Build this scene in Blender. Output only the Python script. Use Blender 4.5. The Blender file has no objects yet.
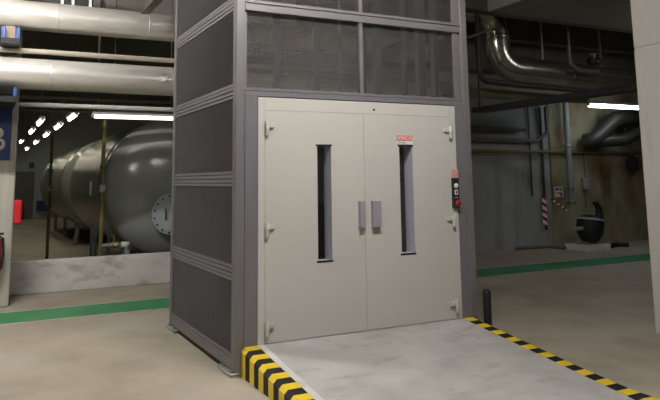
import bpy, bmesh, math, random
from mathutils import Vector, Matrix
random.seed(7)
S = bpy.context.scene
COL = S.collection
PI = math.pi

# ------------------------------------------------------------------ materials
def mat(name, col, rough=.6, metal=0.0, var=.12, scale=6, bump=0.0, bscale=60, spec=.5, stains=None, stretch=(1, 1, 1)):
    """procedural paint / metal / concrete: base colour broken up by two noises in object space"""
    m = bpy.data.materials.new(name); m.use_nodes = True
    nt = m.node_tree; N = nt.nodes; L = nt.links
    b = N['Principled BSDF']
    b.inputs['Roughness'].default_value = rough
    b.inputs['Metallic'].default_value = metal
    b.inputs['Specular IOR Level'].default_value = spec
    tc = N.new('ShaderNodeTexCoord'); mp = N.new('ShaderNodeMapping')
    mp.inputs['Scale'].default_value = stretch
    L.new(tc.outputs['Object'], mp.inputs['Vector'])
    n = N.new('ShaderNodeTexNoise'); n.inputs['Scale'].default_value = scale; n.inputs['Detail'].default_value = 6
    n.inputs['Roughness'].default_value = .62
    L.new(mp.outputs['Vector'], n.inputs['Vector'])
    r = N.new('ShaderNodeValToRGB')
    r.color_ramp.elements[0].position = .3; r.color_ramp.elements[1].position = .72
    lo = [c * (1 - var) for c in col]; hi = [min(1, c * (1 + var)) for c in col]
    r.color_ramp.elements[0].color = (*lo, 1); r.color_ramp.elements[1].color = (*hi, 1)
    L.new(n.outputs['Fac'], r.inputs['Fac'])
    out = r.outputs['Color']
    for st in (stains or []):
        scol, ssc, p0, p1, amt, sst = st
        mp2 = N.new('ShaderNodeMapping'); mp2.inputs['Scale'].default_value = sst
        mp2.inputs['Location'].default_value = (3.1 * ssc, 1.7, 5.3)
        L.new(tc.outputs['Object'], mp2.inputs['Vector'])
        n2 = N.new('ShaderNodeTexNoise'); n2.inputs['Scale'].default_value = ssc; n2.inputs['Detail'].default_value = 5
        L.new(mp2.outputs['Vector'], n2.inputs['Vector'])
        r2 = N.new('ShaderNodeValToRGB')
        r2.color_ramp.elements[0].position = p0; r2.color_ramp.elements[1].position = p1
        r2.color_ramp.elements[0].color = (0, 0, 0, 1); r2.color_ramp.elements[1].color = (amt, amt, amt, 1)
        L.new(n2.outputs['Fac'], r2.inputs['Fac'])
        mx = N.new('ShaderNodeMix'); mx.data_type = 'RGBA'
        L.new(r2.outputs['Color'], mx.inputs['Factor'])
        L.new(out, mx.inputs['A']); mx.inputs['B'].default_value = (*scol, 1)
        out = mx.outputs['Result']
    L.new(out, b.inputs['Base Color'])
    if bump:
        n3 = N.new('ShaderNodeTexNoise'); n3.inputs['Scale'].default_value = bscale; n3.inputs['Detail'].default_value = 4
        L.new(mp.outputs['Vector'], n3.inputs['Vector'])
        bp = N.new('ShaderNodeBump'); bp.inputs['Strength'].default_value = bump; bp.inputs['Distance'].default_value = .02
        L.new(n3.outputs['Fac'], bp.inputs['Height']); L.new(bp.outputs['Normal'], b.inputs['Normal'])
    return m

def emit(name, col, k):
    m = bpy.data.materials.new(name); m.use_nodes = True
    N = m.node_tree.nodes; N.clear()
    e = N.new('ShaderNodeEmission'); e.inputs['Color'].default_value = (*col, 1); e.inputs['Strength'].default_value = k
    o = N.new('ShaderNodeOutputMaterial'); m.node_tree.links.new(e.outputs[0], o.inputs[0])
    return m

def glass(name):
    m = bpy.data.materials.new(name); m.use_nodes = True
    nt = m.node_tree; N = nt.nodes; N.clear()
    t = N.new('ShaderNodeBsdfTransparent'); t.inputs['Color'].default_value = (.75, .75, .72, 1)
    g = N.new('ShaderNodeBsdfGlossy'); g.inputs['Roughness'].default_value = .03
    f = N.new('ShaderNodeFresnel'); f.inputs['IOR'].default_value = 1.45
    x = N.new('ShaderNodeMixShader'); o = N.new('ShaderNodeOutputMaterial')
    nt.links.new(f.outputs[0], x.inputs[0]); nt.links.new(t.outputs[0], x.inputs[1]); nt.links.new(g.outputs[0], x.inputs[2])
    nt.links.new(x.outputs[0], o.inputs[0])
    return m

M = {}
M['floor'] = mat('floor_concrete', (.37, .325, .255), .62, var=.14, scale=1.6, bump=.05, bscale=40, spec=.35, stains=[
    ((.46, .42, .36), .55, .5, .72, .75, (1, 1, 1)), ((.19, .165, .125), 1.1, .56, .78, .6, (1, .5, 1)),
    ((.40, .28, .12), .9, .66, .8, .45, (1.6, 1, 1)), ((.12, .10, .085), 7, .68, .78, .5, (1, 1, 1))])
M['ramp'] = mat('ramp_concrete', (.405, .39, .375), .7, var=.13, scale=2.5, bump=.06, bscale=50, spec=.3, stains=[
    ((.50, .49, .485), 1.3, .48, .68, .8, (1, 1.5, 1)), ((.29, .25, .20), 3.2, .55, .74, .6, (1, 2, 1)),
    ((.16, .13, .11), 9, .70, .78, .6, (1, 1, 1))])
M['wall_low'] = mat('parapet_concrete', (.60, .59, .57), .75, var=.14, scale=3, bump=.1, bscale=30, stains=[
    ((.66, .66, .66), 2.2, .5, .68, .8, (1, 1, 1.4)), ((.21, .195, .175), 3.1, .55, .75, .7, (1, 1, 2))])
M['pillar'] = mat('pillar_concrete', (.58, .55, .52), .8, var=.10, scale=2.2, bump=.08, bscale=35, stretch=(1, 1, .35), stains=[
    ((.33, .30, .27), 2.6, .52, .75, .5, (2, 2, .25)), ((.2, .18, .16), 14, .7, .78, .6, (1, 1, 1))])
M['pillar_grey'] = mat('board_marked_concrete', (.43, .41, .36), .8, var=.2, scale=2, bump=.1, bscale=30, stretch=(4, 4, .3), stains=[
    ((.24, .22, .19), 5, .55, .72, .6, (3, 3, .3))])
M['wall_rear'] = mat('rear_wall_concrete', (.28, .285, .275), .8, var=.15, scale=1.2, bump=.1, bscale=20, stains=[
    ((.38, .39, .385), .8, .5, .7, .6, (1, 1, 1)), ((.15, .135, .11), 1.7, .56, .75, .6, (2, 1, .3))])
M['wall_stain'] = mat('rust_stained_concrete', (.29, .265, .165), .8, var=.2, scale=1.6, bump=.12, bscale=20, stains=[
    ((.21, .115, .045), 1.5, .50, .64, .8, (1.1, 1, .6)), ((.075, .055, .03), 1.2, .56, .72, .75, (1.4, 1, .6))])
M['wall_dark'] = mat('dark_concrete', (.17, .155, .135), .85, var=.2, scale=1.5, bump=.1)  # dark brownish concrete for the right wall
M['wall_far'] = mat('far_wall_paint', (.42, .45, .44), .8, var=.08, scale=.8)
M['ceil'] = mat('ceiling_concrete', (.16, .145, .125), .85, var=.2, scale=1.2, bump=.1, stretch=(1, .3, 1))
M['beam'] = mat('beam_concrete', (.28, .26, .24), .8, var=.15, scale=2, bump=.1)
M['green'] = mat('green_floor_paint', (.045, .26, .105), .5, var=.12, scale=2.5, spec=.4, stains=[
    ((.10, .25, .13), 5, .58, .76, .5, (1, 1, 1)), ((.03, .14, .06), 1.2, .55, .75, .5, (1, 1, 1))])
M['white_line'] = mat('white_line_paint', (.50, .50, .45), .6, var=.25, scale=14, stains=[((.34, .31, .25), 9, .5, .6, .8, (1, 1, 1))])
M['steel'] = mat('grey_painted_steel', (.172, .164, .172), .42, .1, var=.05, scale=3, stains=[((.26, .25, .245), 11, .68, .75, .4, (1, 1, .4))])
M['steel_blue'] = mat('blue_grey_jamb_paint', (.178, .172, .192), .42, .1, var=.05, scale=2)
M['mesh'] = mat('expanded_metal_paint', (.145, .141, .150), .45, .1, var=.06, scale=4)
M['cream'] = mat('cream_door_paint', (.53, .518, .488), .42, var=.035, scale=1.1, spec=.45, stains=[
    ((.47, .44, .37), 1.8, .62, .8, .35, (1, 1, .5)), ((.555, .535, .505), .8, .5, .7, .4, (1, 1, .6))])
M['lavender'] = mat('brushed_grey_metal', (.52, .52, .60), .4, .1, var=.05, scale=9, stretch=(8, 8, .6))
M['handle'] = mat('handle_grey_metal', (.36, .355, .41), .38, .2, var=.05, scale=9)
M['guide'] = mat('dark_guide_steel', (.16, .158, .175), .5, .1)
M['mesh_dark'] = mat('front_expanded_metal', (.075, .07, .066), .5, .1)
M['dark_metal'] = mat('dark_metal', (.03, .03, .032), .5, .3, var=.2)
M['black_gap'] = mat('black_parts_and_shade', (.008, .008, .008), .7, var=.2)  # black for dark parts and for shade painted into gaps
M['dark_int'] = mat('dark_lift_lining', (.11, .095, .08), .6, .1, var=.15)
M['galv'] = mat('galvanised_plate', (.42, .43, .42), .45, .6, var=.15, scale=12)
M['yellow'] = mat('hazard_yellow', (.76, .55, .014), .45, var=.08, scale=6, stains=[((.45, .33, .03), 10, .62, .75, .6, (1, 1, 1))])
M['black'] = mat('hazard_black', (.012, .011, .012), .6, var=.2, scale=6, spec=.25)
M['rubber'] = mat('black_rubber', (.006, .006, .007), .6, var=.2)
M['alu'] = mat('aluminium_cladding', (.76, .73, .685), .32, .58, var=.10, scale=5, bump=.03, bscale=8, stretch=(.5, 2, 2), stains=[
    ((.36, .33, .27), 4, .6, .75, .4, (.4, 2, 2))])
M['duct'] = mat('bright_duct_cladding', (.50, .47, .41), .24, .92, var=.15, scale=4, bump=.04, bscale=7)
M['olive'] = mat('olive_lagging_paint', (.20, .19, .125), .6, var=.12, scale=3)
M['alu_dark'] = mat('dull_lagging_foil', (.035, .032, .026), .5, .2, var=.2, scale=5, bump=.12, bscale=9)
M['pipe_white'] = mat('off_white_pipe_paint', (.38, .345, .29), .45, var=.12, scale=5, stretch=(.4, 2, 2))
M['pipe_dark'] = mat('dull_pipe_paint', (.13, .125, .105), .5, .2, var=.2, scale=8)
M['pipe_black'] = mat('black_iron_pipe', (.03, .03, .032), .5, .2, var=.2)
M['pipe_grey'] = mat('grey_pipe_paint', (.27, .28, .27), .5, .1, var=.12, scale=6)
M['ochre'] = mat('ochre_pipe_paint', (.15, .12, .04), .45, var=.2, scale=8)
M['tank'] = mat('olive_grey_tank_paint', (.17, .164, .112), .26, .0, var=.06, scale=1.5, spec=.6)
M['tank_head'] = mat('tank_paint_cool_lit', (.235, .243, .235), .17, .0, var=.05, scale=1.5, spec=.6)  # tank paint again, paler and cooler for hall light on the head
M['flange'] = mat('grey_flange_paint', (.36, .39, .41), .45, .1, var=.08)
M['leg'] = mat('pale_grey_leg_paint', (.40, .41, .40), .6, var=.15)
M['brass'] = mat('dull_brass', (.42, .36, .22), .4, .6, var=.2, scale=20)
M['white'] = mat('white_enamel', (.72, .72, .70), .5, var=.05)
M['red'] = mat('red_enamel', (.62, .022, .03), .4, var=.08)
M['red_dull'] = mat('dull_red', (.26, .02, .03), .5, var=.12)
M['pink'] = mat('faded_pink_label', (.62, .36, .38), .5, var=.08, scale=30)
M['sign_red'] = mat('sign_red', (.72, .17, .12), .5, var=.05)
M['blue'] = mat('blue_enamel', (.010, .034, .16), .45, var=.18, scale=9)
M['blue_br'] = mat('bright_blue_paint', (.022, .075, .27), .45, var=.1)
M['cream_letter'] = mat('cream_letter_paint', (.62, .60, .46), .6, var=.12, scale=20)
M['wood'] = mat('pink_brown_timber', (.25, .18, .145), .7, var=.2, scale=8, stretch=(.5, 4, 4))
M['housing'] = mat('lamp_housing_white', (.55, .55, .53), .5, var=.05)
M['glass'] = glass('smoked_glass')
M['tube_warm'] = emit('warm_fluorescent', (1, .93, .74), 3.2)
M['tube_cool'] = emit('cool_fluorescent', (.80, .90, 1), 16)
M['tube_far'] = emit('tank_bay_fluorescent', (1, .94, .72), 20)
M['tube_hall'] = emit('hall_fluorescent', (1, .965, .91), 330)
M['tube_fill'] = emit('added_fill_tube', (1, .97, .92), 34)  # tube of the unseen lamp added in the right hall
M['tube_hall2'] = emit('hall_fluorescent_weaker', (1, .955, .89), 130)  # hall tube at lower strength

# ------------------------------------------------------------------ mesh collector
class MB:
    def __init__(s): s.v = []; s.f = []; s.m = []; s.sm = []
    def add(s, vs, fs, mi=0, smooth=False):
        o = len(s.v); s.v += [Vector(v) for v in vs]
        for f in fs: s.f.append([i + o for i in f]); s.m.append(mi); s.sm.append(smooth)
        return s
    def box(s, x0, x1, y0, y1, z0, z1, bev=0, mi=0, rot=None, piv=None):
        bm = bmesh.new(); bmesh.ops.create_cube(bm, size=1)
        for v in bm.verts:
            v.co = Vector(((x0 + x1) / 2 + v.co.x * (x1 - x0), (y0 + y1) / 2 + v.co.y * (y1 - y0), (z0 + z1) / 2 + v.co.z * (z1 - z0)))
        if bev: bmesh.ops.bevel(bm, geom=bm.edges[:], offset=bev, segments=1, affect='EDGES', profile=.5)
        bm.verts.index_update()
        vs = [v.co.copy() for v in bm.verts]
        if rot is not None:
            p = Vector(piv) if piv is not None else Vector(((x0 + x1) / 2, (y0 + y1) / 2, (z0 + z1) / 2))
            vs = [p + rot @ (v - p) for v in vs]
        s.add(vs, [[v.index for v in f.verts] for f in bm.faces], mi); bm.free(); return s
    def prism(s, prof, axis, a0, a1, mi=0):
        """extrude a closed 2-D profile along an axis ('x','y','z'); CCW profile"""
        def P(p, a):
            return {'x': (a, p[0], p[1]), 'y': (p[0], a, p[1]), 'z': (p[0], p[1], a)}[axis]
        n = len(prof); vs = [P(p, a0) for p in prof] + [P(p, a1) for p in prof]
        fs = [[i, (i + 1) % n, n + (i + 1) % n, n + i] for i in range(n)] + [list(range(n))[::-1], list(range(n, 2 * n))]
        return s.add(vs, fs, mi)
    def tube(s, pts, r, n=16, mi=0, cap=True, rs=None):
        pts = [Vector(p) for p in pts]; k = len(pts); rings = []
        t0 = (pts[1] - pts[0]).normalized()
        up = Vector((0, 0, 1)) if abs(t0.z) < .9 else Vector((1, 0, 0))
        u = t0.cross(up).normalized()
        for i, p in enumerate(pts):
            t = ((pts[min(i + 1, k - 1)] - pts[max(i - 1, 0)])).normalized()
            u = (u - t * u.dot(t)).normalized(); w = t.cross(u)
            rr = rs[i] if rs else r
            rings.append([p + (u * math.cos(2 * PI * j / n) + w * math.sin(2 * PI * j / n)) * rr for j in range(n)])
        vs = [v for rg in rings for v in rg]; fs = []
        for i in range(k - 1):
            for j in range(n):
                a = i * n + j; b = i * n + (j + 1) % n
                fs.append([a, b, b + n, a + n])
        s.add(vs, fs, mi, True)
        if cap:
            s.add(rings[0], [list(range(n))[::-1]], mi); s.add(rings[-1], [list(range(n))], mi)
        return s
    def lathe(s, prof, c, axis='y', n=48, mi=0, smooth=True):
        """revolve (radius, offset) pairs about an axis through c"""
        c = Vector(c); A = {'x': Vector((1, 0, 0)), 'y': Vector((0, 1, 0)), 'z': Vector((0, 0, 1))}[axis]
        U = Vector((0, 0, 1)) if axis != 'z' else Vector((1, 0, 0)); W = A.cross(U)
        vs = []; fs = []
        for (r, h) in prof:
            for j in range(n):
                a = 2 * PI * j / n; vs.append(c + A * h + (U * math.cos(a) + W * math.sin(a)) * max(r, 1e-4))
        for i in range(len(prof) - 1):
            for j in range(n):
                a = i * n + j; b = i * n + (j + 1) % n
                fs.append([a, b, b + n, a + n])
        return s.add(vs, fs, mi, smooth)
    def build(s, name, mats, parent=None, loc=None):
        if not isinstance(mats, (list, tuple)): mats = [mats]
        base = world(parent) if parent is not None else (Vector(loc) if loc is not None else s.base())
        me = bpy.data.meshes.new(name)
        me.from_pydata([tuple(v - base) for v in s.v], [], s.f)
        for m in mats: me.materials.append(m)
        me.polygons.foreach_set('material_index', s.m); me.polygons.foreach_set('use_smooth', s.sm)
        bm = bmesh.new(); bm.from_mesh(me); bmesh.ops.recalc_face_normals(bm, faces=bm.faces[:]); bm.to_mesh(me); bm.free()
        me.update()
        o = bpy.data.objects.new(name, me); COL.objects.link(o)
        if parent is not None: o.parent = parent
        else: o.location = base
        return o
    def base(s):
        xs = [v.x for v in s.v]; ys = [v.y for v in s.v]; zs = [v.z for v in s.v]
        return Vector(((min(xs) + max(xs)) / 2, (min(ys) + max(ys)) / 2, min(zs)))

def world(o):
    p = Vector((0, 0, 0))
    while o is not None: p = p + o.location; o = o.parent
    return p
def tag(o, label, cat, group=None):
    o['label'] = label; o['category'] = cat
    if group: o['group'] = group
    return o
def thing(name, label, cat, loc, group=None):
    o = bpy.data.objects.new(name, None); COL.objects.link(o); o.location = loc; o.empty_display_size = .2
    return tag(o, label, cat, group)
def struct(name, mb, m):
    o = mb.build(name, m, loc=(0, 0, 0)); o['kind'] = 'structure'; return o
def arc(c, a, b, r, t0, t1, n=8):
    c, a, b = Vector(c), Vector(a), Vector(b)
    return [c + a * r * math.cos(t0 + (t1 - t0) * i / n) + b * r * math.sin(t0 + (t1 - t0) * i / n) for i in range(n + 1)]
def bend(pts, r, n=7):
    """round the corners of a polyline with fillets of radius r"""
    P = [Vector(p) for p in pts]; out = [P[0]]
    for i in range(1, len(P) - 1):
        d0 = (P[i - 1] - P[i]).normalized(); d1 = (P[i + 1] - P[i]).normalized()
        ang = d0.angle(d1); t = r / math.tan(ang / 2)
        t = min(t, (P[i - 1] - P[i]).length * .49, (P[i + 1] - P[i]).length * .49)
        a, b = P[i] + d0 * t, P[i] + d1 * t
        for k in range(n + 1):
            q = k / n; out.append(a * (1 - q) ** 2 + P[i] * 2 * q * (1 - q) + b * q ** 2)
    out.append(P[-1]); return out
def text_mesh(txt, size, extrude=.001):
    cu = bpy.data.curves.new('txt', 'FONT'); cu.body = txt; cu.size = size; cu.extrude = extrude
    cu.align_x = 'CENTER'; cu.align_y = 'CENTER'
    o = bpy.data.objects.new('txt', cu); COL.objects.link(o)
    dg = bpy.context.evaluated_depsgraph_get()
    me = bpy.data.meshes.new_from_object(o.evaluated_get(dg)); bpy.data.objects.remove(o); bpy.data.curves.remove(cu)
    return me
def put_text(name, txt, size, loc, m, parent, sx=1):
    me = text_mesh(txt, size); me.name = name; me.materials.clear(); me.materials.append(m)
    me.transform(Matrix.Rotation(PI / 2, 4, 'X') @ Matrix.Diagonal((sx, 1, 1, 1)))
    o = bpy.data.objects.new(name, me); COL.objects.link(o); o.parent = parent
    o.location = Vector(loc) - world(parent); return o

# ------------------------------------------------------------------ the setting
CEIL = 5.1
f = MB().box(-9, 19, -11, 34, -.2, 0); struct('floor', f, M['floor'])
st = MB()
for (y0, y1, mi) in ((3.33, 3.36, 1), (3.36, 4.10, 0), (4.10, 4.13, 1)):
    st.box(-9, 18, y0, y1, 0, .002, 0, mi)
struct('floor_stripe', st, [M['green'], M['white_line']])
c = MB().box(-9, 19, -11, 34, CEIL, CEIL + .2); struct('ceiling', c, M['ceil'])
struct('wall_left', MB().box(-9.2, -9, -11, 34, 0, CEIL), M['wall_far'])
struct('wall_right', MB().box(19, 19.2, -11, 34, 0, CEIL), M['wall_dark'])
struct('wall_front', MB().box(-9, 19, -11.2, -11, 0, CEIL), M['wall_rear'])
struct('wall_far', MB().box(-9, 19, 28, 28.2, 0, CEIL), M['wall_far'])
lw = MB().box(-9, 3.4, 5.48, 5.64, 0, .47, .008); struct('wall_low', lw, M['wall_low'])
wr = MB().box(3.2, 9.85, 6.2, 6.5, 0, CEIL); struct('wall_back', wr, M['wall_rear'])
ws = MB().box(9.85, 19, 6.15, 6.5, 0, CEIL); struct('wall_niche', ws, M['wall_stain'])
struct('ceiling_fascia', MB().box(-9, 3.2, 5.80, 6.1, 4.2, CEIL), M['beam'])
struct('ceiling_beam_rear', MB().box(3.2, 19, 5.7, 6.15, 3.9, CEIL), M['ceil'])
struct('ceiling_slab', MB().box(5.1, 12.0, -4, 2.6, 4.21, CEIL), M['beam'])
bm_ = MB(); bm_.box(-.14, -.03, -6, 3.5, 3.85, 3.865); bm_.box(-.09, -.08, -6, 3.5, 3.865, 4.2); bm_.box(-.14, -.03, -6, 3.5, 4.2, CEIL)
struct('ceiling_beam', bm_, M['pipe_dark'])
for i, y in enumerate((3.3, 5.0)):
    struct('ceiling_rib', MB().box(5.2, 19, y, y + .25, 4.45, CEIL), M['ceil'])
pr = MB()
pr.box(4.235, 4.75, -1.3, -.7, 0, 2.945, .012); pr.box(4.245, 4.74, -1.29, -.71, 2.945, 2.955); pr.box(4.235, 4.75, -1.3, -.7, 2.955, CEIL, .012)
struct('pillar_right', pr, M['pillar'])
struct('pillar_left', MB().box(-2.15, -1.535, 4.55, 5.1, 0, CEIL, .012), M['pillar_grey'])

# ------------------------------------------------------------------ ramp and kerbs
ZR, RL = .232, 1.95
def zt(y): return max(.001, ZR * (1 + y / RL))
rp = MB().prism([(-.001, 0), (-.001, ZR), (-RL, .002), (-RL - .02, 0)], 'x', .2, 2.357)
rpo = tag(rp.build('concrete_ramp', M['ramp']), 'pale worn concrete ramp sloping up to the closed lift doors', 'ramp')
es = MB().prism([(-.002, ZR - .01), (-.002, ZR + .002), (-RL + .03, .005), (-RL + .03, .001)], 'x', .202, .258)
es.build('edge_strip', M['pillar'], rpo)['label'] = 'pale grey edge strip'
def kerb(xo, xi, label):
    k = MB(); n = 40; d = 1 if xi > xo else -1
    secs = []
    ys = [-.004] + [-.1 * i for i in range(1, 24)]
    for y in ys:
        z = max(zt(y) + .002, .014); ch = min(.03, z * .4)
        secs.append([(xo, y, 0), (xo, y, z - ch), (xo + d * ch, y, z), (xi, y, z), (xi, y, 0)])
    for i in range(len(ys) - 1):
        a, b = secs[i], secs[i + 1]; mi = 0 if i % 2 == 0 else 1
        k.add(a + b, [[j, (j + 1) % 5, 5 + (j + 1) % 5, 5 + j] for j in range(5)], mi)
    k.add(secs[0], [[0, 1, 2, 3, 4]], 0); k.add(secs[-1], [[0, 1, 2, 3, 4]], 1)
    return tag(k.build('hazard_kerb', [M['yellow'], M['black']]), label, 'kerb', 'striped kerbs along the ramp')
kerb(.06, .2, 'yellow and black striped kerb whose tall outer face shows, beside the mesh-sided lift corner')
kerb(2.5, 2.357, 'yellow and black striped kerb with only its flat top showing, starting by the short black bollard')

bo = thing('bollard', 'short black rubber bollard standing against the foot of the lift post', 'bollard', (2.606, -.075, 0))
b1 = MB(); b1.lathe([(0, .5), (.02, .498), (.034, .485), (.039, .46), (.039, .012)], (2.606, -.075, 0), 'z', 20); b1.build('post', M['rubber'], bo)
b2 = MB(); b2.lathe([(.039, .013), (.043, .012), (.043, 0), (0, 0)], (2.606, -.075, 0), 'z', 20); b2.build('base_flange', M['rubber'], bo)

# ------------------------------------------------------------------ goods lift
LW, LD, ZM = 2.554, 2.2, 2.39
lift = thing('goods_lift', 'tall grey goods lift in a mesh-clad steel shaft with cream double doors', 'lift', (LW / 2, LD / 2, 0))
for (x, y) in ((0, 0), (0, LD - .34), (LW - .12, 0), (LW - .12, LD - .34)):
    fp = MB()
    sx = -.035 if x == 0 else 0
    fp.box(x + sx, x + sx + .155, y, y + .36, .018, .032, .003)
    fp.box(x + sx + .005, x + sx + .12, y + .008, y + .33, 0, .018)
    p = fp.build('foot_plate', M['galv'], lift); p['label'] = 'galvanised foot plate'
    for yy in (y + .05, y + .29):
        bl = MB(); bl.lathe([(0, .05), (.013, .05), (.013, .032)], (x + sx + .02 if x == 0 else x + .135, yy, 0), 'z', 6, smooth=False)
        bl.build('anchor_bolt', M['galv'], p)
P0, TOP = .082, 4.84
def post(x0, x1, y0, y1, z0=.032, z1=TOP):
    MB().box(x0, x1, y0, y1, z0, z1, .005).build('corner_post', M['steel'], lift)
post(0, P0, 0, P0); post(LW - P0, LW, 0, P0); post(0, P0, LD - .08, LD); post(LW - P0, LW, LD - .08, LD)
# mesh panels
def expanded(u0, u1, v0, v1, place, pu=.06, pv=.03, t=.0036, d=.0042):
    """one sheet of expanded metal: zigzag strands that meet in diamonds"""
    mb = MB(); nu = max(2, round((u1 - u0) / (pu / 2))); nv = max(1, round((v1 - v0) / pv))
    du = (u1 - u0) / nu; dv = (v1 - v0) / nv
    for r in range(nv):
        for flip in (0, 1):
            vs = []
            for j in range(nu + 1):
                v = v0 + (r + flip) * dv + (dv / 2 if j % 2 else 0) * (-1 if flip else 1)
                u = u0 + j * du
                for (a, b) in ((-t, -d), (t, -d * .2), (t, d), (-t, d * .2)): vs.append(place(u, v + a, b))
            fs = []
            for j in range(nu):
                for q in range(4):
                    a = j * 4 + q; b = j * 4 + (q + 1) % 4
                    fs.append([a, b, b + 4, a + 4])
            mb.add(vs, fs)
    return mb
mods = [(.10, .828), (.828, 1.62), (1.62, ZM), (ZM, 3.19), (3.19, 3.99), (3.99, 4.8)]
def framed(u0, u1, v0, v1, bw, place, botw=None):
    mb = MB()
    def bar(a0, a1, b0, b1, n0, n1):
        vs = [place(a, b, n) for n in (n0, n1) for (a, b) in ((a0, b0), (a1, b0), (a1, b1), (a0, b1))]
        mb.add(vs, [[0, 1, 2, 3], [7, 6, 5, 4], [0, 4, 5, 1], [1, 5, 6, 2], [2, 6, 7, 3], [3, 7, 4, 0]])
    w = bw * .5; g = .0045
    bar(u0, u1, v0 + g, v0 + w, -.02, .0); bar(u0, u1, v1 - w, v1 - g, -.02, .0)
    bar(u0, u0 + .012, v0 + w, v1 - w, -.02, 0); bar(u1 - .012, u1, v0 + w, v1 - w, -.02, 0)
    bar(u0 + .012, u1 - .012, v0 + w + .007, v0 + bw, -.028, -.004); bar(u0 + .012, u1 - .012, v1 - bw, v1 - w - .007, -.028, -.004)
    bar(u0 + .012, u0 + .024, v0 + bw, v1 - bw, -.028, -.006); bar(u1 - .024, u1 - .012, v0 + bw, v1 - bw, -.028, -.006)
    return mb
BW = .066
mesh_cache = {}
def panel(kind, v0, v1, place):
    u0, u1 = (P0 + .002, LD - .082) if kind != 'back' else (P0 + .002, LW - P0 - .002)
    fo = framed(u0, u1, v0, v1, BW, place).build('mesh_panel', M['steel'], lift)
    if kind == 'side':
        a = (.050, .027, .0036, .0060)
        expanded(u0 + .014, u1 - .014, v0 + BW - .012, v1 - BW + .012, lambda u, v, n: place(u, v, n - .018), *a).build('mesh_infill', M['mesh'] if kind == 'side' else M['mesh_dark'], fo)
for (v0, v1) in mods:
    panel('side', v0, v1, lambda u, v, n: (-n * -1 if False else 0.004 - n, u, v))      # left flank, outward is -x
for (v0, v1) in mods:
    panel('far_side', v0, v1, lambda u, v, n: (LW - .004 + n, u, v))
for (v0, v1) in mods:
    panel('back', v0, v1, lambda u, v, n: (u, LD - .004 + n, v))
MB().box(0.006, .05, P0, LD - .08, .045, .10).build('sill_rail', M['steel'], lift)
MB().box(.016, .05, P0, LD - .08, 0, .044).build('sill_shade', M['black_gap'], lift)  # black strip standing in for the shade under the sill rail
# front jambs, beams
MB().box(P0 + .003, .204, .004, .06, .032, ZM - .008, .003).build('door_jamb', M['steel_blue'], lift)
MB().box(2.357, LW - P0 - .003, .004, .06, .032, ZM - .008, .003).build('door_jamb', M['steel_blue'], lift)
MB().box(P0, LW - P0, .002, .07, 2.342, ZM - .003, .003).build('door_head_rail', M['steel_blue'], lift)
def front_frame(z0, z1, top):
    b = MB()
    b.box(P0, LW - P0, .003, .06, z0, z0 + .028, .002)
    b.box(P0, LW - P0, .003, .06, z1 - (.065 if top else .03), z1, .002)
    b.box(P0, P0 + .028, .03, .06, z0 + .028, z1 - .06); b.box(LW - P0 - .045, LW - P0, .03, .06, z0 + .028, z1 - .06)
    b.box(LW - P0 - .085, LW - P0 - .05, .018, .05, z0 + .028, z1 - .06, .002)
    fr = b.build('upper_frame', M['steel'], lift)
    MB().box(1.253, 1.29, .012, .05, z0 + .028, z1 - .06, .002).build('mullion', M['steel'], lift)
    for (a, e) in ((P0 + .02, 1.255), (1.288, LW - P0 - .04)):
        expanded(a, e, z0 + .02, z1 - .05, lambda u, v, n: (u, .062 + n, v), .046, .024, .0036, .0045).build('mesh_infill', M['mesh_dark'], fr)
front_frame(ZM, 3.178, True); front_frame(3.186, 4.0, True); front_frame(4.006, 4.8, True)
# interior: platform, mast rails, lining behind the doors
MB().box(.206, 2.355, .004, .06, .034, ZR, .002).build('threshold', M['galv'], lift)
MB().box(.12, LW - .12, .25, LD - .15, .15, .22).build('platform', M['dark_int'], lift)
for (x, y, w) in ((2.36, 1.55, .09), (2.38, .95, .05), (2.36, .62, .10), (2.40, .38, .06), (1.2, 2.02, .08), (1.75, 2.02, .08)):
    MB().box(x, x + w, y, y + .08, .03, TOP - .05, .004).build('guide_rail', M['guide'], lift)
ca = MB(); ca.box(1.55, 1.58, 1.0, 1.012, .3, TOP - .05); ca.box(1.50, 1.63, .99, 1.02, 2.75, 2.80); ca.build('hoist_chain', M['galv'], lift)
MB().box(.25, LW - .25, 1.2, 1.24, .22, 1.35).build('car_wall', M['dark_int'], lift)
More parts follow.
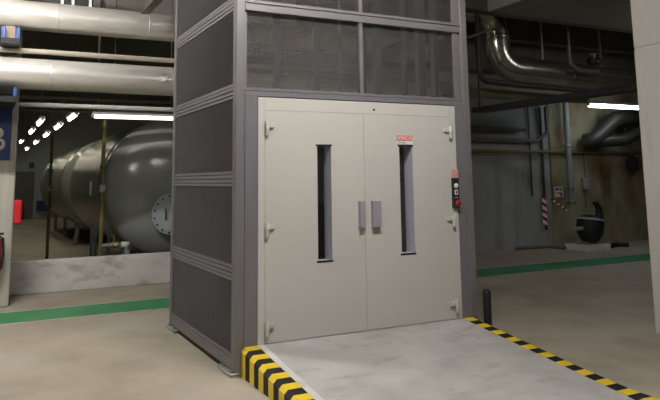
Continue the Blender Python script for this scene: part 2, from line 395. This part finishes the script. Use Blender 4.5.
# cream door frame and leaves
df = MB(); df.box(.206, .270, 0, .05, ZR + .002, 2.334, .002); df.box(2.292, 2.355, 0, .05, ZR + .002, 2.334, .002); df.box(.270, 2.292, .001, .05, 2.219, 2.334, .002)
dfo = df.build('door_frame', M['cream'], lift)
MB().lathe([(.0, -.002), (.012, -.002), (.012, .004)], (1.392, 0, 2.262), 'y', 12).build('lock_hole', M['black_gap'], dfo)
def leaf(x0, x1, sx0, sx1, sz0, sz1, hx0, hx1, hinge_x, hinge_side):
    z0, z1 = ZR + .006, 2.218; y0, y1 = -.001, .045
    b = MB(); xs = [x0, sx0, sx1, x1]; zs = [z0, sz0, sz1, z1]
    vs = []; fs = []
    for y in (y0, y1):
        for z in zs:
            for x in xs: vs.append((x, y, z))
    id_ = lambda k, j, i: k * 16 + j * 4 + i
    for j in range(3):
        for i in range(3):
            if (i, j) == (1, 1): continue
            fs.append([id_(0, j, i), id_(0, j, i + 1), id_(0, j + 1, i + 1), id_(0, j + 1, i)])
            fs.append([id_(1, j, i), id_(1, j + 1, i), id_(1, j + 1, i + 1), id_(1, j, i + 1)])
    for i in range(3):
        fs.append([id_(0, 0, i), id_(1, 0, i), id_(1, 0, i + 1), id_(0, 0, i + 1)]); fs.append([id_(0, 3, i), id_(0, 3, i + 1), id_(1, 3, i + 1), id_(1, 3, i)])
        fs.append([id_(0, i, 0), id_(0, i + 1, 0), id_(1, i + 1, 0), id_(1, i, 0)]); fs.append([id_(0, i, 3), id_(1, i, 3), id_(1, i + 1, 3), id_(0, i + 1, 3)])
    b.add(vs, fs); d = b.build('door_leaf', M['cream'], lift)
    dep = .155; w = MB()
    w.box(sx0, sx0 + .003, y0 + .001, dep, sz0, sz1); w.box(sx1 - .003, sx1, y0 + .001, dep, sz0, sz1)
    w.box(sx0, sx1, y0 + .001, dep, sz1 - .004, sz1); w.box(sx0, sx1, y0 + .001, dep, sz0, sz0 + .004)
    w.build('window_reveal', M['lavender'], d)
    MB().box(sx0 + .003, sx1 - .003, dep - .008, dep - .002, sz0 + .004, sz1 - .004).build('window_glass', M['glass'], d)
    MB().box(sx0 - .012, sx1 + .006, y0 - .004, y0 + .012, sz1 - .010, sz1 + .005).build('window_bar', M['black_gap'], d)  # black bars along the top and bottom of the slot
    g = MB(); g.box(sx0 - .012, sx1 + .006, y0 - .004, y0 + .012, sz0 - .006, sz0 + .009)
    g.build('window_bar', M['black_gap'], d)
    h = MB(); hz0, hz1 = 1.158, 1.398
    h.box(hx0, hx1, y0 - .048, y0 - .044, hz0, hz1, .001)
    h.box(hx0, hx0 + .004, y0 - .046, y0, hz0, hz1); h.box(hx1 - .004, hx1, y0 - .046, y0, hz0, hz1); h.box(hx0, hx1, y0 - .046, y0, hz1 - .004, hz1)
    ho = h.build('pull_handle', M['handle'], d); ho['label'] = 'brushed grey pull handle'
    MB().box(hx0 + .005, hx1 - .005, y0 - .043, y0 - .001, hz0 + .004, hz0 + .012).build('handle_shade', M['black_gap'], d)  # shade in the open handle bottom, made as a black slab
    for hz in (2.06, 1.18, .36):
        q = MB()
        q.lathe([(0, -.062), (.016, -.062), (.018, -.058), (.018, .058), (.016, .062), (0, .062)], (hinge_x + hinge_side * .008, -.022, hz), 'z', 14)
        a, e = (hinge_x, hinge_x + .085) if hinge_side > 0 else (hinge_x - .085, hinge_x)
        q.box(a, e - .008 * hinge_side if hinge_side > 0 else e, -.026, -.001, hz + .004, hz + .042, .003)
        q.build('hinge', M['cream'], d)
    return d
L1 = leaf(.2705, 1.2685, .777, .924, .876, 1.918, 1.196, 1.251, .275, 1)
L2 = leaf(1.2715, 2.2915, 1.664, 1.822, .887, 1.923, 1.334, 1.422, 2.287, -1)
sg = MB().box(1.637, 1.822, -.008, -.004, 1.934, 2.026).build('warning_sign', M['white'], L2); sg['label'] = 'small white sign with a red band'
MB().box(1.641, 1.818, -.0095, -.008, 1.966, 2.022).build('sign_band', M['sign_red'], L2)
put_text('sign_lettering', 'VINCA', .054, (1.7295, -.0105, 1.994), M['white'], L2, 1.0)
lm = MB()
for (a, e) in ((1.648, 1.678), (1.684, 1.70), (1.706, 1.735)): lm.box(a, e, -.009, -.008, 1.945, 1.956)
lm.build('sign_marks', M['flange'], L2)
# call box on the cream frame
cb = MB().box(2.276, 2.352, -.03, -.001, 1.305, 1.60, .004).build('control_box', M['dark_metal'], lift); cb['label'] = 'black control box with push buttons'
MB().box(2.276, 2.352, -.022, -.002, 1.602, 1.69, .002).build('control_label', M['pink'], lift)
ln = MB()
for k in range(10):
    a0, a1 = 2 * PI * k / 10, 2 * PI * (k + 1) / 10
    P = lambda a, r: (2.314 + r * math.cos(a), -.0235, 1.645 + r * math.sin(a))
    ln.add([P(a0, .020), P(a1, .020), P(a1, .027), P(a0, .027)], [[0, 1, 2, 3]])
ln.box(2.298, 2.330, -.0245, -.023, 1.642, 1.648)
ln.build('label_symbol', M['sign_red'], lift)
MB().lathe([(0, -.018), (.021, -.016), (.024, -.008), (.024, 0)], (2.312, -.03, 1.525), 'y', 18).build('push_button', M['white'], cb)
kb = MB(); kb.box(2.292, 2.334, -.036, -.03, 1.435, 1.485, .003); kb.build('button_plate', M['white'], cb)
MB().box(2.304, 2.322, -.039, -.036, 1.447, 1.473).build('push_button', M['dark_metal'], cb)
MB().box(2.296, 2.330, -.032, -.03, 1.405, 1.413).build('legend_strip', M['flange'], cb)
MB().lathe([(0, -.028), (.028, -.026), (.034, -.016), (.028, -.01), (.018, 0)], (2.322, -.03, 1.352), 'y', 20).build('stop_button', M['red_dull'], cb)

# ------------------------------------------------------------------ lamps
def fixture(x, y, z, L, axis, label, tm, cat='lamp', group=None, drop=0, tr=.016, w=.09):
    r = thing('fluorescent_lamp', label, 'lamp', (x, y, z), group)
    def B(a0, a1, b0, b1, z0, z1, bev=0):
        return MB().box(x + a0, x + a1, y + b0, y + b1, z0, z1, bev) if axis == 'x' else MB().box(x + b0, x + b1, y + a0, y + a1, z0, z1, bev)
    h = L / 2
    B(-h, h, -w / 2, w / 2, z + .03, z + .085, .006).build('housing', M['housing'], r)
    for sgn in (-1, 1):
        B(sgn * h - .02, sgn * h + .02, -.03, .03, z - .02, z + .05, .004).build('tube_holder', M['housing'], r)
    t = MB()
    a, b = ((x - h + .02, y, z), (x + h - .02, y, z)) if axis == 'x' else ((x, y - h + .02, z), (x, y + h - .02, z))
    t.tube([a, b], tr, 12); t.build('tube', tm, r)
    if drop > 0:
        for sgn in (-.6, .6):
            B(sgn * h - .006, sgn * h + .006, -.006, .006, z + .085, z + drop).build('hanger_rod', M['pipe_dark'], r)
    return r
fixture(.30, 5.42, 2.62, 1.50, 'x', 'warm fluorescent batten hanging over the low wall in front of the tank', M['tube_warm'], drop=CEIL - 2.62, tr=.030)
fixture(10.72, 5.0, 3.15, 1.62, 'x', 'cool white fluorescent batten hanging before the stained wall', M['tube_cool'], drop=CEIL - 3.15, tr=.05, w=.14)
for (x, y) in ((-.8, 11.5), (-.8, 14.6), (-.82, 19.8), (-.27, 9.9), (-.30, 12.7), (-.32, 16.0), (-.34, 20.0), (-.85, 25.5), (-.36, 25.0)):
    fixture(x, y, 3.0, 1.3, 'y', 'distant fluorescent batten in the rows above the tank bay aisle', M['tube_far'], group='fluorescent battens in the tank bay', drop=CEIL - 3.0, tr=.035, w=.14)
fixture(.5, -2.3, 4.5, 1.5, 'x', 'hall fluorescent batten hanging in front of the ramp', M['tube_hall'], drop=CEIL - 4.5, tr=.05, w=.16)
fixture(-2.4, 2.0, 4.5, 1.5, 'x', 'hall fluorescent batten above the aisle before the silver pipes', M['tube_hall'], drop=CEIL - 4.5, tr=.05, w=.16)
fixture(-3.6, -3.6, 4.5, 1.5, 'x', 'hall fluorescent batten over the open floor facing the mesh flank of the lift', M['tube_hall2'], drop=CEIL - 4.5, tr=.05, w=.16)
fixture(8.6, .6, 4.06, 1.5, 'x', 'added unseen fill batten under the low slab beyond the pale pillar', M['tube_fill'], drop=.15, tr=.05, w=.16)  # unseen lamp added to brighten the right floor, duct and rear wall

# ------------------------------------------------------------------ pipes above
def pipe(name, label, pts, r, m, fil=0, n=24, bands=(), bm=None, cat='pipe'):
    t = thing(name, label, cat, Vector(pts[0]))
    P = bend(pts, fil) if fil else [Vector(p) for p in pts]
    MB().tube(P, r, n).build('pipe_run', m, t)
    for (c, ax) in bands:
        b = MB(); b.lathe([(r, -.012), (r + .003, -.01), (r + .003, .01), (r, .012)], c, ax, n); b.build('cladding_band', bm or m, t)
    return t
pipe('insulated_pipe', 'uppermost thick silver-clad pipe running under the ceiling to the lift', [(-9, 4, 3.80), (5.0, 4, 3.80)], .195, M['alu'], bands=[((x, 4, 3.80), 'x') for x in (-4.2, -2.6, -1.15, .05, 1.6, 3.2)])
pipe('insulated_pipe', 'lower thick silver-clad pipe with a torn dent beside the lift', [(-9, 4, 3.02), (5.0, 4, 3.02)], .205, M['alu'], bands=[((x, 4, 3.02), 'x') for x in (-4.5, -2.9, -1.2, .45, 2.2, 4)])
tr_ = MB()
tr_.add([(.20, 3.795, 3.06), (.27, 3.77, 3.10), (.33, 3.785, 3.07), (.30, 3.76, 3.02), (.24, 3.77, 2.98), (.22, 3.80, 3.00)], [[0, 1, 2], [2, 3, 0], [0, 3, 4], [4, 5, 0]])
tr_.build('torn_foil', M['alu'], bpy.data.objects['insulated_pipe.001'])
pipe('thin_pipe', 'slim off-white pipe running between the two thick silver pipes', [(-9, 3.95, 3.315), (4.6, 3.95, 3.315)], .036, M['pipe_white'])
pipe('thin_pipe', 'slim pale pipe just above the warm fluorescent batten', [(-9, 5.31, 2.757), (3.3, 5.31, 2.757)], .034, M['white'], bands=[((-1.0, 5.31, 2.757), 'x'), ((-1.08, 5.31, 2.757), 'x')])
pipe('thin_pipe', 'slim olive pipe beneath the dented silver pipe', [(-9, 4.7, 2.80), (3.3, 4.7, 2.80)], .022, M['pipe_dark'])
pipe('thin_pipe', 'narrow dark pipe close below the pale one over the low wall', [(-9, 5.72, 2.72), (-.35, 5.72, 2.72), (-.35, 5.72, CEIL)], .02, M['pipe_dark'], .1)
ct = MB(); ct.box(-9, 3.1, 5.0, 5.3, 3.02, 3.04); ct.box(-9, 3.1, 5.0, 5.01, 3.04, 3.10); ct.box(-9, 3.1, 5.29, 5.3, 3.04, 3.10)
tag(ct.build('cable_tray', M['pipe_dark']), 'dark cable tray crossing behind the dented silver pipe', 'tray')
cr = MB(); cr.box(5.6, 5.9, -2.5, 3.72, 2.72, 2.735); cr.box(5.6, 5.612, -2.5, 3.72, 2.735, 2.80); cr.box(5.888, 5.9, -2.5, 3.72, 2.735, 2.80)
cx_ = thing('cable_tray', 'dark deep-sided cable tray running from the pillar toward the rear wall', 'tray', (5.75, .6, 2.72))
cr.build('tray', M['pipe_black'], cx_)
for y in (-2, 3.5):
    MB().box(5.605, 5.617, y, y + .03, 2.80, CEIL if y > 2.6 else 4.21).build('hanger_rod', M['pipe_black'], cx_)
for nm, yy, zz in (('thin_pipe.001', 5.31, 2.757), ('thin_pipe.002', 4.7, 2.80)):
    MB().box(1.5, 1.516, yy - .008, yy + .008, zz, CEIL).build('hanger_rod', M['galv'], bpy.data.objects[nm])
# hanger over the upper pipe
hg = thing('pipe_hanger', 'steel pipe hanger with pale straps rising from the uppermost silver pipe', 'hanger', (-.88, 4.0, 4.0))
for x in (-1.09, -.95, -.72): MB().box(x, x + .035, 4.20, 4.24, 3.9, CEIL).build('strap', M['white'], hg)
MB().box(-1.12, -.66, 4.24, 4.26, 4.02, 4.5).build('back_plate', M['dark_metal'], hg)
# blue supports on the left pillar
def support(zb, ztop, x0, x1, wood, label):
    s = thing('pipe_bracket', label, 'bracket', ((x0 + x1) / 2, 4.5, zb - .1))
    MB().box(x0, x1, 3.73, 4.528, zb - .078, zb, .004).build('cantilever_arm', M['black_gap'], s)
    for x in (x0, x1 - .045):
        MB().box(x, x + .045, 3.735, 3.79, zb, ztop, .003).build('upright', M['blue_br'], s)
    if wood:
        MB().box(x0 + .05, x1 - .05, 3.84, 4.16, zb + .001, wood, .004).build('packing_block', M['wood'], s)
support(3.43, 3.575, -1.815, -1.60, 3.604, 'blue-eared bracket carrying the uppermost silver pipe on a wooden block')
support(2.69, 2.80, -2.06, -1.60, None, 'blue-eared bracket carrying the dented lower silver pipe')

pipe('insulated_pipe', 'dull olive lagged pipe below the elbow duct, half hidden by the cable tray', [(5.001, 4.1, 3.17), (8.8, 4.1, 3.17)], .125, M['olive'], bands=[((7.6, 4.1, 3.17), 'x')])
# elbow duct on the other side of the lift
ed = thing('insulated_duct', 'shiny foil-clad duct bending down in an elbow beside the lift', 'duct', (6.3, 4, 3.6))
e_pts = bend([(4.9, 4, 4.72), (6.44, 4, 4.66), (6.48, 4, 3.62), (9.8, 4, 3.54)], .50, 14)
MB().tube(e_pts, .245, 28).build('pipe_run', M['duct'], ed)
for xx in (5.4, 7.6, 9.2):
    MB().box(xx, xx + .03, 3.985, 4.015, 4.92 if xx < 6 else 3.79, CEIL).build('hanger_strap', M['galv'], ed)
for cpt, ax in (((6.462, 4, 4.18), 'z'), ((6.463, 4, 4.10), 'z'), ((7.1, 4, 3.605), 'x'), ((8.2, 4, 3.58), 'x'), ((5.6, 4, 4.69), 'x'), ((5.8, 4, 4.685), 'x')):
    MB().lathe([(.244, -.02), (.252, -.017), (.252, .017), (.244, .02)], cpt, ax, 28).build('cladding_band', M['duct'], ed)
pipe('drop_pipe', 'slender foil-wrapped pipe curving beside the elbow of the duct', [(5.72, 3.6, 4.5), (5.72, 3.6, 3.28), (6.6, 3.6, 3.24), (9.0, 3.6, 3.20)], .05, M['alu_dark'], .18, 16)
pipe('conduit', 'thin brass-coloured conduit slanting behind the lift post to the duct', [(5.0, 3.45, 3.86), (6.0, 3.45, 4.20)], .022, M['ochre'], n=10)
pipe('drop_pipe', 'thin pale pipe dropping from the ceiling onto the duct', [(7.85, 3.55, 4.4), (7.85, 3.55, 3.72), (8.05, 3.55, 3.60), (8.6, 3.55, 3.60)], .035, M['pipe_dark'], .1, 12)
dv = thing('valve', 'dark valve on the far stretch of the duct with a small handwheel', 'valve', (8.75, 3.78, 3.72))
MB().lathe([(.0, -.12), (.08, -.12), (.08, -.07), (.05, -.05), (.05, .05), (.08, .07), (.08, .12), (0, .12)], (8.75, 3.75, 3.84), 'x', 16).build('valve_body', M['pipe_black'], dv)
MB().tube([(8.75, 3.75, 3.84), (8.75, 3.75, 4.0)], .014, 8).build('stem', M['galv'], dv)
MB().tube(arc((8.75, 3.75, 4.0), (1, 0, 0), (0, 1, 0), .07, 0, 2 * PI, 16), .01, 6, cap=False).build('handwheel', M['galv'], dv)

# ------------------------------------------------------------------ rear wall services
pipe('wall_pipe', 'topmost horizontal pipe on the rear wall between lift and downpipe', [(3.4, 6.06, 2.66), (9.0, 6.06, 2.66)], .042, M['pipe_dark'], n=12)
pipe('wall_pipe', 'middle horizontal pipe on the rear wall with a clamp', [(3.4, 6.06, 2.41), (9.35, 6.06, 2.41), (9.62, 6.0, 2.60), (9.62, 6.0, 3.2)], .042, M['pipe_dark'], .12, 12, bands=[((8.6, 6.06, 2.41), 'x'), ((8.75, 6.06, 2.41), 'x')])
pipe('wall_pipe', 'lowest horizontal pipe crossing the whole rear wall', [(3.4, 6.05, 2.16), (18.5, 6.05, 2.16)], .04, M['ochre'], n=12)
pipe('wall_pipe', 'thin black vertical pipe on the rear wall ahead of the barrier tape', [(9.22, 6.16, 3.8), (9.22, 6.16, 1.15)], .018, M['pipe_black'], n=10)
pipe('wall_pipe', 'black vertical pipe beside the rust stain at the wall corner', [(9.58, 6.15, 3.2), (9.58, 6.15, .4)], .03, M['pipe_black'], n=10)
dp = thing('downpipe', 'stout grey vertical downpipe ending in a flange above the black pump', 'pipe', (10.2, 5.95, .95))
MB().tube([(10.2, 5.95, 3.9), (10.2, 5.95, 1.02)], .068, 20).build('pipe_run', M['pipe_grey'], dp)
for z in (1.35, 2.3):
    MB().box(10.18, 10.22, 6.0, 6.149, z - .015, z + .015).build('wall_bracket', M['galv'], dp)
    MB().lathe([(.068, -.02), (.085, -.02), (.085, .02), (.068, .02)], (10.2, 5.95, z), 'z', 20).build('pipe_clamp', M['galv'], dp)
MB().lathe([(0, 0), (.12, 0), (.12, .035), (.068, .04), (.068, .06)], (10.2, 5.95, .96), 'z', 20).build('flange', M['pipe_dark'], dp)
n_ = MB().box(9.89, 10.17, 6.139, 6.15, 1.12, 1.36, .001)
nt_ = tag(n_.build('notice', M['white']), 'small white notice with blue and red marks on the stained wall', 'sign')
k = MB()
for (a, b, c_, d, mi) in ((9.92, 10.0, 1.27, 1.33, 0), (10.03, 10.13, 1.28, 1.31, 1), (9.93, 10.12, 1.20, 1.225, 1), (10.05, 10.13, 1.15, 1.185, 0)): k.box(a, b, 6.136, 6.139, c_, d, 0, mi)
k.build('notice_marks', [M['blue'], M['red_dull']], nt_)
def tape(p0, p1, w, label):
    t = MB(); p0 = Vector(p0); p1 = Vector(p1); d = p1 - p0; n = 8; u = d.normalized(); s = Vector((0, -1, 0)).cross(u).normalized() * w / 2
    th = Vector((0, -.004, 0))
    for i in range(n):
        a = p0 + d * i / n; b = p0 + d * (i + 1) / n; k_ = u * w * .25
        q = [a - s - k_, a + s + k_, b + s + k_, b - s - k_]
        t.add(q + [v + th for v in q], [[0, 1, 2, 3], [7, 6, 5, 4], [0, 4, 5, 1], [1, 5, 6, 2], [2, 6, 7, 3], [3, 7, 4, 0]], i % 2)
    return tag(t.build('barrier_tape', [M['red_dull'], M['white']]), label, 'tape')
tape((9.535, 6.123, 1.16), (9.525, 6.123, .52), .13, 'upright red and white barrier tape on the black vertical pipe')
tape((9.78, 6.152, 1.08), (10.27, 6.152, .80), .05, 'slanting red and white barrier tape below the small notice')
vb = thing('switch_box', 'small grey switch box with conduit beside the stout downpipe', 'switch box', (10.85, 6.1, 1.2))
MB().box(10.76, 10.94, 6.06, 6.149, 1.28, 1.56, .008).build('box', M['pipe_grey'], vb)
MB().tube([(10.88, 6.12, 2.14), (10.88, 6.12, 1.55)], .014, 8).build('conduit', M['pipe_dark'], vb)
MB().tube([(10.86, 6.12, 1.28), (10.86, 6.12, .95), (10.80, 6.1, .85)], .012, 8).build('cable', M['pipe_dark'], vb)
# pump
pl = MB().box(9.60, 10.30, 5.0, 5.65, 0, .13, .01)
tag(pl.build('plinth', M['wall_low']), 'low pale concrete plinth under the round black pump', 'plinth')
pu = thing('pump', 'round black pump body with upright neck and pale band on a plinth', 'pump', (9.99, 5.3, .13))
tilt = Matrix.Rotation(math.radians(8), 3, 'Y')
pb = MB(); pb.lathe([(0, 0), (.14, .0), (.20, .05), (.265, .18), (.29, .32), (.29, .42), (.26, .52), (.15, .58), (0, .60)], (0, 0, 0), 'z', 32)
pb.v = [tilt @ v + Vector((9.99, 5.3, .16)) for v in pb.v]; pb.build('casing', M['rubber'], pu)
pd = MB(); pd.lathe([(.262, .488), (.287, .47), (.292, .495), (.268, .520)], (0, 0, 0), 'z', 32)
pd.v = [tilt @ v + Vector((9.99, 5.3, .16)) for v in pd.v]; pd.build('pale_band', M['flange'], pu)
MB().tube([(10.19, 5.2, .50), (10.24, 5.2, .72), (10.22, 5.2, .90), (10.15, 5.2, 1.0), (10.10, 5.2, .99)], .1, 14, rs=[.12, .085, .07, .065, .05]).build('neck', M['rubber'], pu)
MB().tube([(9.75, 5.26, .47), (9.42, 5.2, .46)], .045, 14).build('shaft', M['pipe_grey'], pu)
pipe('floor_pipe', 'dark pipe lying along the floor at the foot of the rear wall', [(8.6, 6.1, .04), (9.5, 6.05, .04), (9.57, 5.6, .04)], .035, M['pipe_dark'], n=12)
hs = MB().tube(bend([(10.38, 5.4, .05), (10.6, 5.25, .05), (10.95, 5.45, .05), (11.1, 5.2, .05)], .15), .05, 12)
tag(hs.build('hose', M['rubber']), 'short black hose trailing on the floor beside the pump plinth', 'hose')
# lagged pipe loop + hanging valve near the pillar
lp = thing('lagged_pipe', 'fat dark crumpled lagged pipe arching above the rear wall pipe', 'pipe', (11.6, 5.6, 2.4))
MB().tube(bend([(10.75, 5.96, 2.40), (10.85, 5.75, 2.42), (11.5, 5.65, 2.95), (12.3, 5.6, 3.0), (14.5, 5.6, 2.95)], .4), .18, 20).build('pipe_run', M['alu_dark'], lp)
MB().tube(bend([(10.95, 5.75, 2.40), (11.6, 5.5, 2.42), (12.1, 5.5, 2.62), (14.5, 5.5, 2.6)], .3), .13, 16).build('branch', M['alu_dark'], lp)
hv = thing('hanging_valve', 'black valve hanging on a rod beneath the crumpled lagged pipe', 'valve', (12.3, 5.9, 1.75))
MB().tube([(12.28, 5.9, 2.55), (12.28, 5.9, 2.0)], .02, 8).build('rod', M['pipe_dark'], hv)
MB().lathe([(0, -.2), (.09, -.2), (.14, -.1), (.16, 0), (.12, .12), (.05, .2), (0, .2)], (12.28, 5.9, 1.88), 'z', 10, smooth=False).build('valve_body', M['pipe_black'], hv)
MB().tube(arc((12.28, 5.78, 1.88), (1, 0, 0), (0, 0, 1), .15, 0, 2 * PI, 14), .018, 6, cap=False).build('handwheel', M['pipe_black'], hv)
MB().tube([(12.05, 5.85, 2.75), (12.28, 5.9, 2.4)], .02, 8).build('lever', M['pipe_grey'], hv)

# ------------------------------------------------------------------ tanks
def tank(yr, ye, label, manhole):
    xc, zc, R = 1.05, 1.52, 1.2
    t = thing('storage_tank', label, 'tank', (xc, (yr + ye) / 2, 0))
    sh = MB().lathe([(R, yr), (R, yr + .35), (R + .006, yr + .36), (R + .006, yr + .40), (R, yr + .41)] + [(R, ye)], (xc, 0, zc), 'y', 72)
    sh.build('shell', M['tank'], t)
    prof = [(R * math.sin(a), -.40 * math.cos(a)) for a in [PI / 2 * k / 14 for k in range(15)]]
    hd = MB().lathe([(r, yr + h) for r, h in prof], (xc, 0, zc), 'y', 72); hd.build('front_head', M['tank_head'], t)
    MB().lathe([(r, ye - h) for r, h in prof[::-1]], (xc, 0, zc), 'y', 72).build('rear_head', M['tank'], t)
    n = max(2, round((ye - yr) / 2.2))
    for i in range(n):
        y = yr + .55 + (ye - yr - 1.1) * i / (n - 1)
        for dx in (-.70, .70):
            zz = zc - math.sqrt(R * R - .6 * .6)
            l = MB(); xa = xc + dx
            l.box(xa - .05, xa + .05, y - .05, y + .05, .012, zz + .1, .004); l.box(xa - .1, xa + .1, y - .1, y + .1, 0, .012)
            if i == 0: l.box(xa - .05 , xa + .03, y - .33, y - .28, .012, zz + .12, .003, rot=Matrix.Rotation(.18 * (1 if dx < 0 else -1), 3, 'Y'), piv=(xa, y - .3, zz))
            l.build('leg', M['leg'], t)
    if manhole:
        mx, mz, my = .93, 1.06, yr - .37
        MB().lathe([(.30, .30), (.30, -.0), (.345, -.0), (.345, -.03)], (mx, my, mz), 'y', 36).build('manhole_neck', M['tank_head'], t)
        cv = MB().lathe([(.345, -.032), (.345, -.062), (.335, -.066), (0, -.066)], (mx, my, mz), 'y', 36, smooth=False).build('manhole_cover', M['flange'], t)
        for q in range(16):
            a = 2 * PI * (q + .5) / 16
            MB().lathe([(0, -.09), (.016, -.09), (.016, -.066)], (mx + .305 * math.cos(a), my, mz + .305 * math.sin(a)), 'y', 6, smooth=False).build('bolt', M['dark_metal'], cv)
        MB().tube([(mx - .12, my - .066, mz + .09), (mx - .12, my - .11, mz + .06), (mx - .12, my - .11, mz - .06), (mx - .12, my - .066, mz - .09)], .012, 8).build('cover_handle', M['dark_metal'], cv)
        pt = MB().box(mx - .02, mx + .035, my - .11, my - .066, mz - .13, mz + .17, .004).build('level_plate', M['white'], cv); pt['label'] = 'white upright plate'
    return t
tank(6.28, 11.0, 'huge olive-grey horizontal tank whose bolted manhole end faces the low wall', True)
tank(13.0, 20.0, 'second olive-grey horizontal tank seen behind the one with the manhole', False)
def gauge(x, y, z0, z1, r, label, valve):
    g = thing('standpipe', label, 'pipe', (x, y, 0))
    MB().tube([(x, y, z0), (x, y, z1)], r, 12).build('pipe_run', M['ochre'], g)
    MB().lathe([(0, 0), (r * 2.2, 0), (r * 2.2, .015), (r, .02)], (x, y, 0), 'z', 14).build('floor_flange', M['pipe_dark'], g)
    MB().lathe([(r, -.06), (r * 1.6, -.05), (r * 1.6, .05), (r, .06)], (x, y, 1.5), 'z', 14).build('union', M['galv'], g)
    MB().lathe([(r, -.04), (r * 1.5, -.03), (r * 1.5, .03), (r, .04)], (x, y, 1.85), 'z', 14).build('coupling', M['pipe_dark'], g)
    if valve:
        MB().tube([(x, y, .60), (x + .45, y, .60)], .03, 12).build('drain_arm', M['pipe_grey'], g)
        v = MB().lathe([(.03, -.07), (.055, -.07), (.055, -.04), (.04, -.03), (.05, 0), (.04, .03), (.055, .04), (.055, .07), (.03, .07)], (x + .20, y, .60), 'x', 14).build('valve_body', M['brass'], g)
        MB().tube([(x + .20, y, .60), (x + .20, y - .02, .72)], .012, 8).build('valve_stem', M['brass'], v)
        MB().lathe([(.032, -.06), (.045, -.06), (.045, .06), (.032, .06)], (x + .38, y, .60), 'x', 14).build('white_sleeve', M['white'], g)
        MB().box(x - .20, x - .17, y - .04, y + .0, 1.40, 1.62, .004).build('tag_plate', M['leg'], g)
        MB().box(x + .10, x + .15, y - .02, y + .02, .012, 1.0).build('support_strut', M['pipe_black'], g)
        for s_ in (-.16, -.1): MB().box(x + s_, x + s_ + .04, y - .02, y + .02, 0, .95).build('support_strut', M['pipe_black'], g)
gauge(-.20, 5.9, 0, 2.62, .034, 'ochre standpipe with brass drain valve in front of the manhole tank', True)
gauge(-.73, 9.0, 0, 2.60, .03, 'thin ochre standpipe in the aisle farther along the tanks', False)
# far wall bits
dr = MB().box(-.95, .15, 27.95, 27.995, 0, 2.1); struct('door_1', dr, M['pipe_dark'])
bb = MB().box(.28, .95, 27.7, 27.99, .35, .80, .02); tag(bb.build('wall_box', M['blue']), 'dark blue box on the distant pale wall of the tank bay', 'box')
bs = MB().box(-.1, .12, 27.96, 27.99, 2.25, 2.5); tag(bs.build('wall_sign', M['blue']), 'small dark blue sign high on the distant tank bay wall', 'sign')
fx = thing('fire_extinguisher', 'tiny red fire extinguisher at the distant end of the tank bay aisle', 'fire extinguisher', (-.35, 27.4, 0))
MB().lathe([(0, 0), (.10, 0), (.10, .55), (.03, .65), (0, .66)], (-.35, 27.4, 0), 'z', 14).build('cylinder', M['red_dull'], fx)
MB().box(-.40, -.28, 27.36, 27.44, .64, .74, .01).build('valve_head', M['dark_metal'], fx)

# ------------------------------------------------------------------ on the left pillar
sb = thing('bay_sign', 'dark blue bay sign with a cream character on the board-marked pillar', 'sign', (-1.87, 4.54, 1.91))
MB().box(-2.12, -1.615, 4.53, 4.549, 1.91, 2.81, .003).build('sign_board', M['blue'], sb)
put_text('letter', 'B', .46, (-1.80, 4.5285, 2.18), M['cream_letter'], sb, 1.0)
al = thing('alarm_box', 'bright red alarm box fixed on the edge of the board-marked pillar', 'alarm', (-1.48, 4.62, 1.06))
MB().box(-1.545, -1.432, 4.56, 4.72, 1.06, 1.38, .02).build('case', M['red'], al)
ex = thing('fire_extinguisher', 'red fire extinguisher hung low on the board-marked pillar near the low wall', 'fire extinguisher', (-1.735, 4.45, .47))
MB().lathe([(0, 0), (.075, 0), (.082, .02), (.082, .34), (.06, .40), (.025, .43), (0, .43)], (-1.735, 4.45, .47), 'z', 20).build('cylinder', M['red_dull'], ex)
MB().box(-1.765, -1.695, 4.42, 4.48, .895, .95, .006).build('valve_head', M['dark_metal'], ex)
MB().box(-1.78, -1.64, 4.36, 4.40, .94, .97, .006).build('lever', M['dark_metal'], ex)
MB().box(-1.79, -1.63, 4.50, 4.555, .82, .88).build('wall_bracket', M['dark_metal'], ex)
MB().tube([(-1.70, 4.45, .92), (-1.645, 4.43, .89), (-1.635, 4.42, .68), (-1.65, 4.42, .5)], .014, 8).build('hose', M['rubber'], ex)

# ------------------------------------------------------------------ camera, world
cam = bpy.data.cameras.new('camera'); co = bpy.data.objects.new('camera', cam); COL.objects.link(co)
yaw, pitch, roll, F, PY = -0.4744, 0.1409, -0.0129, 671.6781, 83.388
fw = Vector((-math.sin(yaw) * math.cos(pitch), math.cos(yaw) * math.cos(pitch), math.sin(pitch)))
r0 = Vector((math.cos(yaw), math.sin(yaw), 0)); u0 = r0.cross(fw)
r1 = r0 * math.cos(roll) + u0 * math.sin(roll); u1 = -r0 * math.sin(roll) + u0 * math.cos(roll)
mw = Matrix((r1, u1, -fw)).transposed().to_4x4(); mw.translation = Vector((-1.9209, -5.5328, 1.611))
co.matrix_world = mw
cam.sensor_fit = 'HORIZONTAL'; cam.sensor_width = 36; cam.lens = F * 36 / 660
cam.shift_y = -(200 - PY) / 660
cam.clip_start = .05; cam.clip_end = 200
S.camera = co
w = bpy.data.worlds.new('world'); S.world = w; w.use_nodes = True
w.node_tree.nodes['Background'].inputs['Color'].default_value = (.01, .01, .01, 1)
S.view_settings.view_transform = 'Standard'; S.view_settings.look = 'None'; S.view_settings.gamma = 1
S.view_settings.use_curve_mapping = False; S.view_settings.exposure = 0.0
S.cycles.use_denoising = True
S.cycles.max_bounces = 6; S.cycles.diffuse_bounces = 3; S.cycles.glossy_bounces = 3; S.cycles.transparent_max_bounces = 8
S.cycles.sample_clamp_indirect = 4
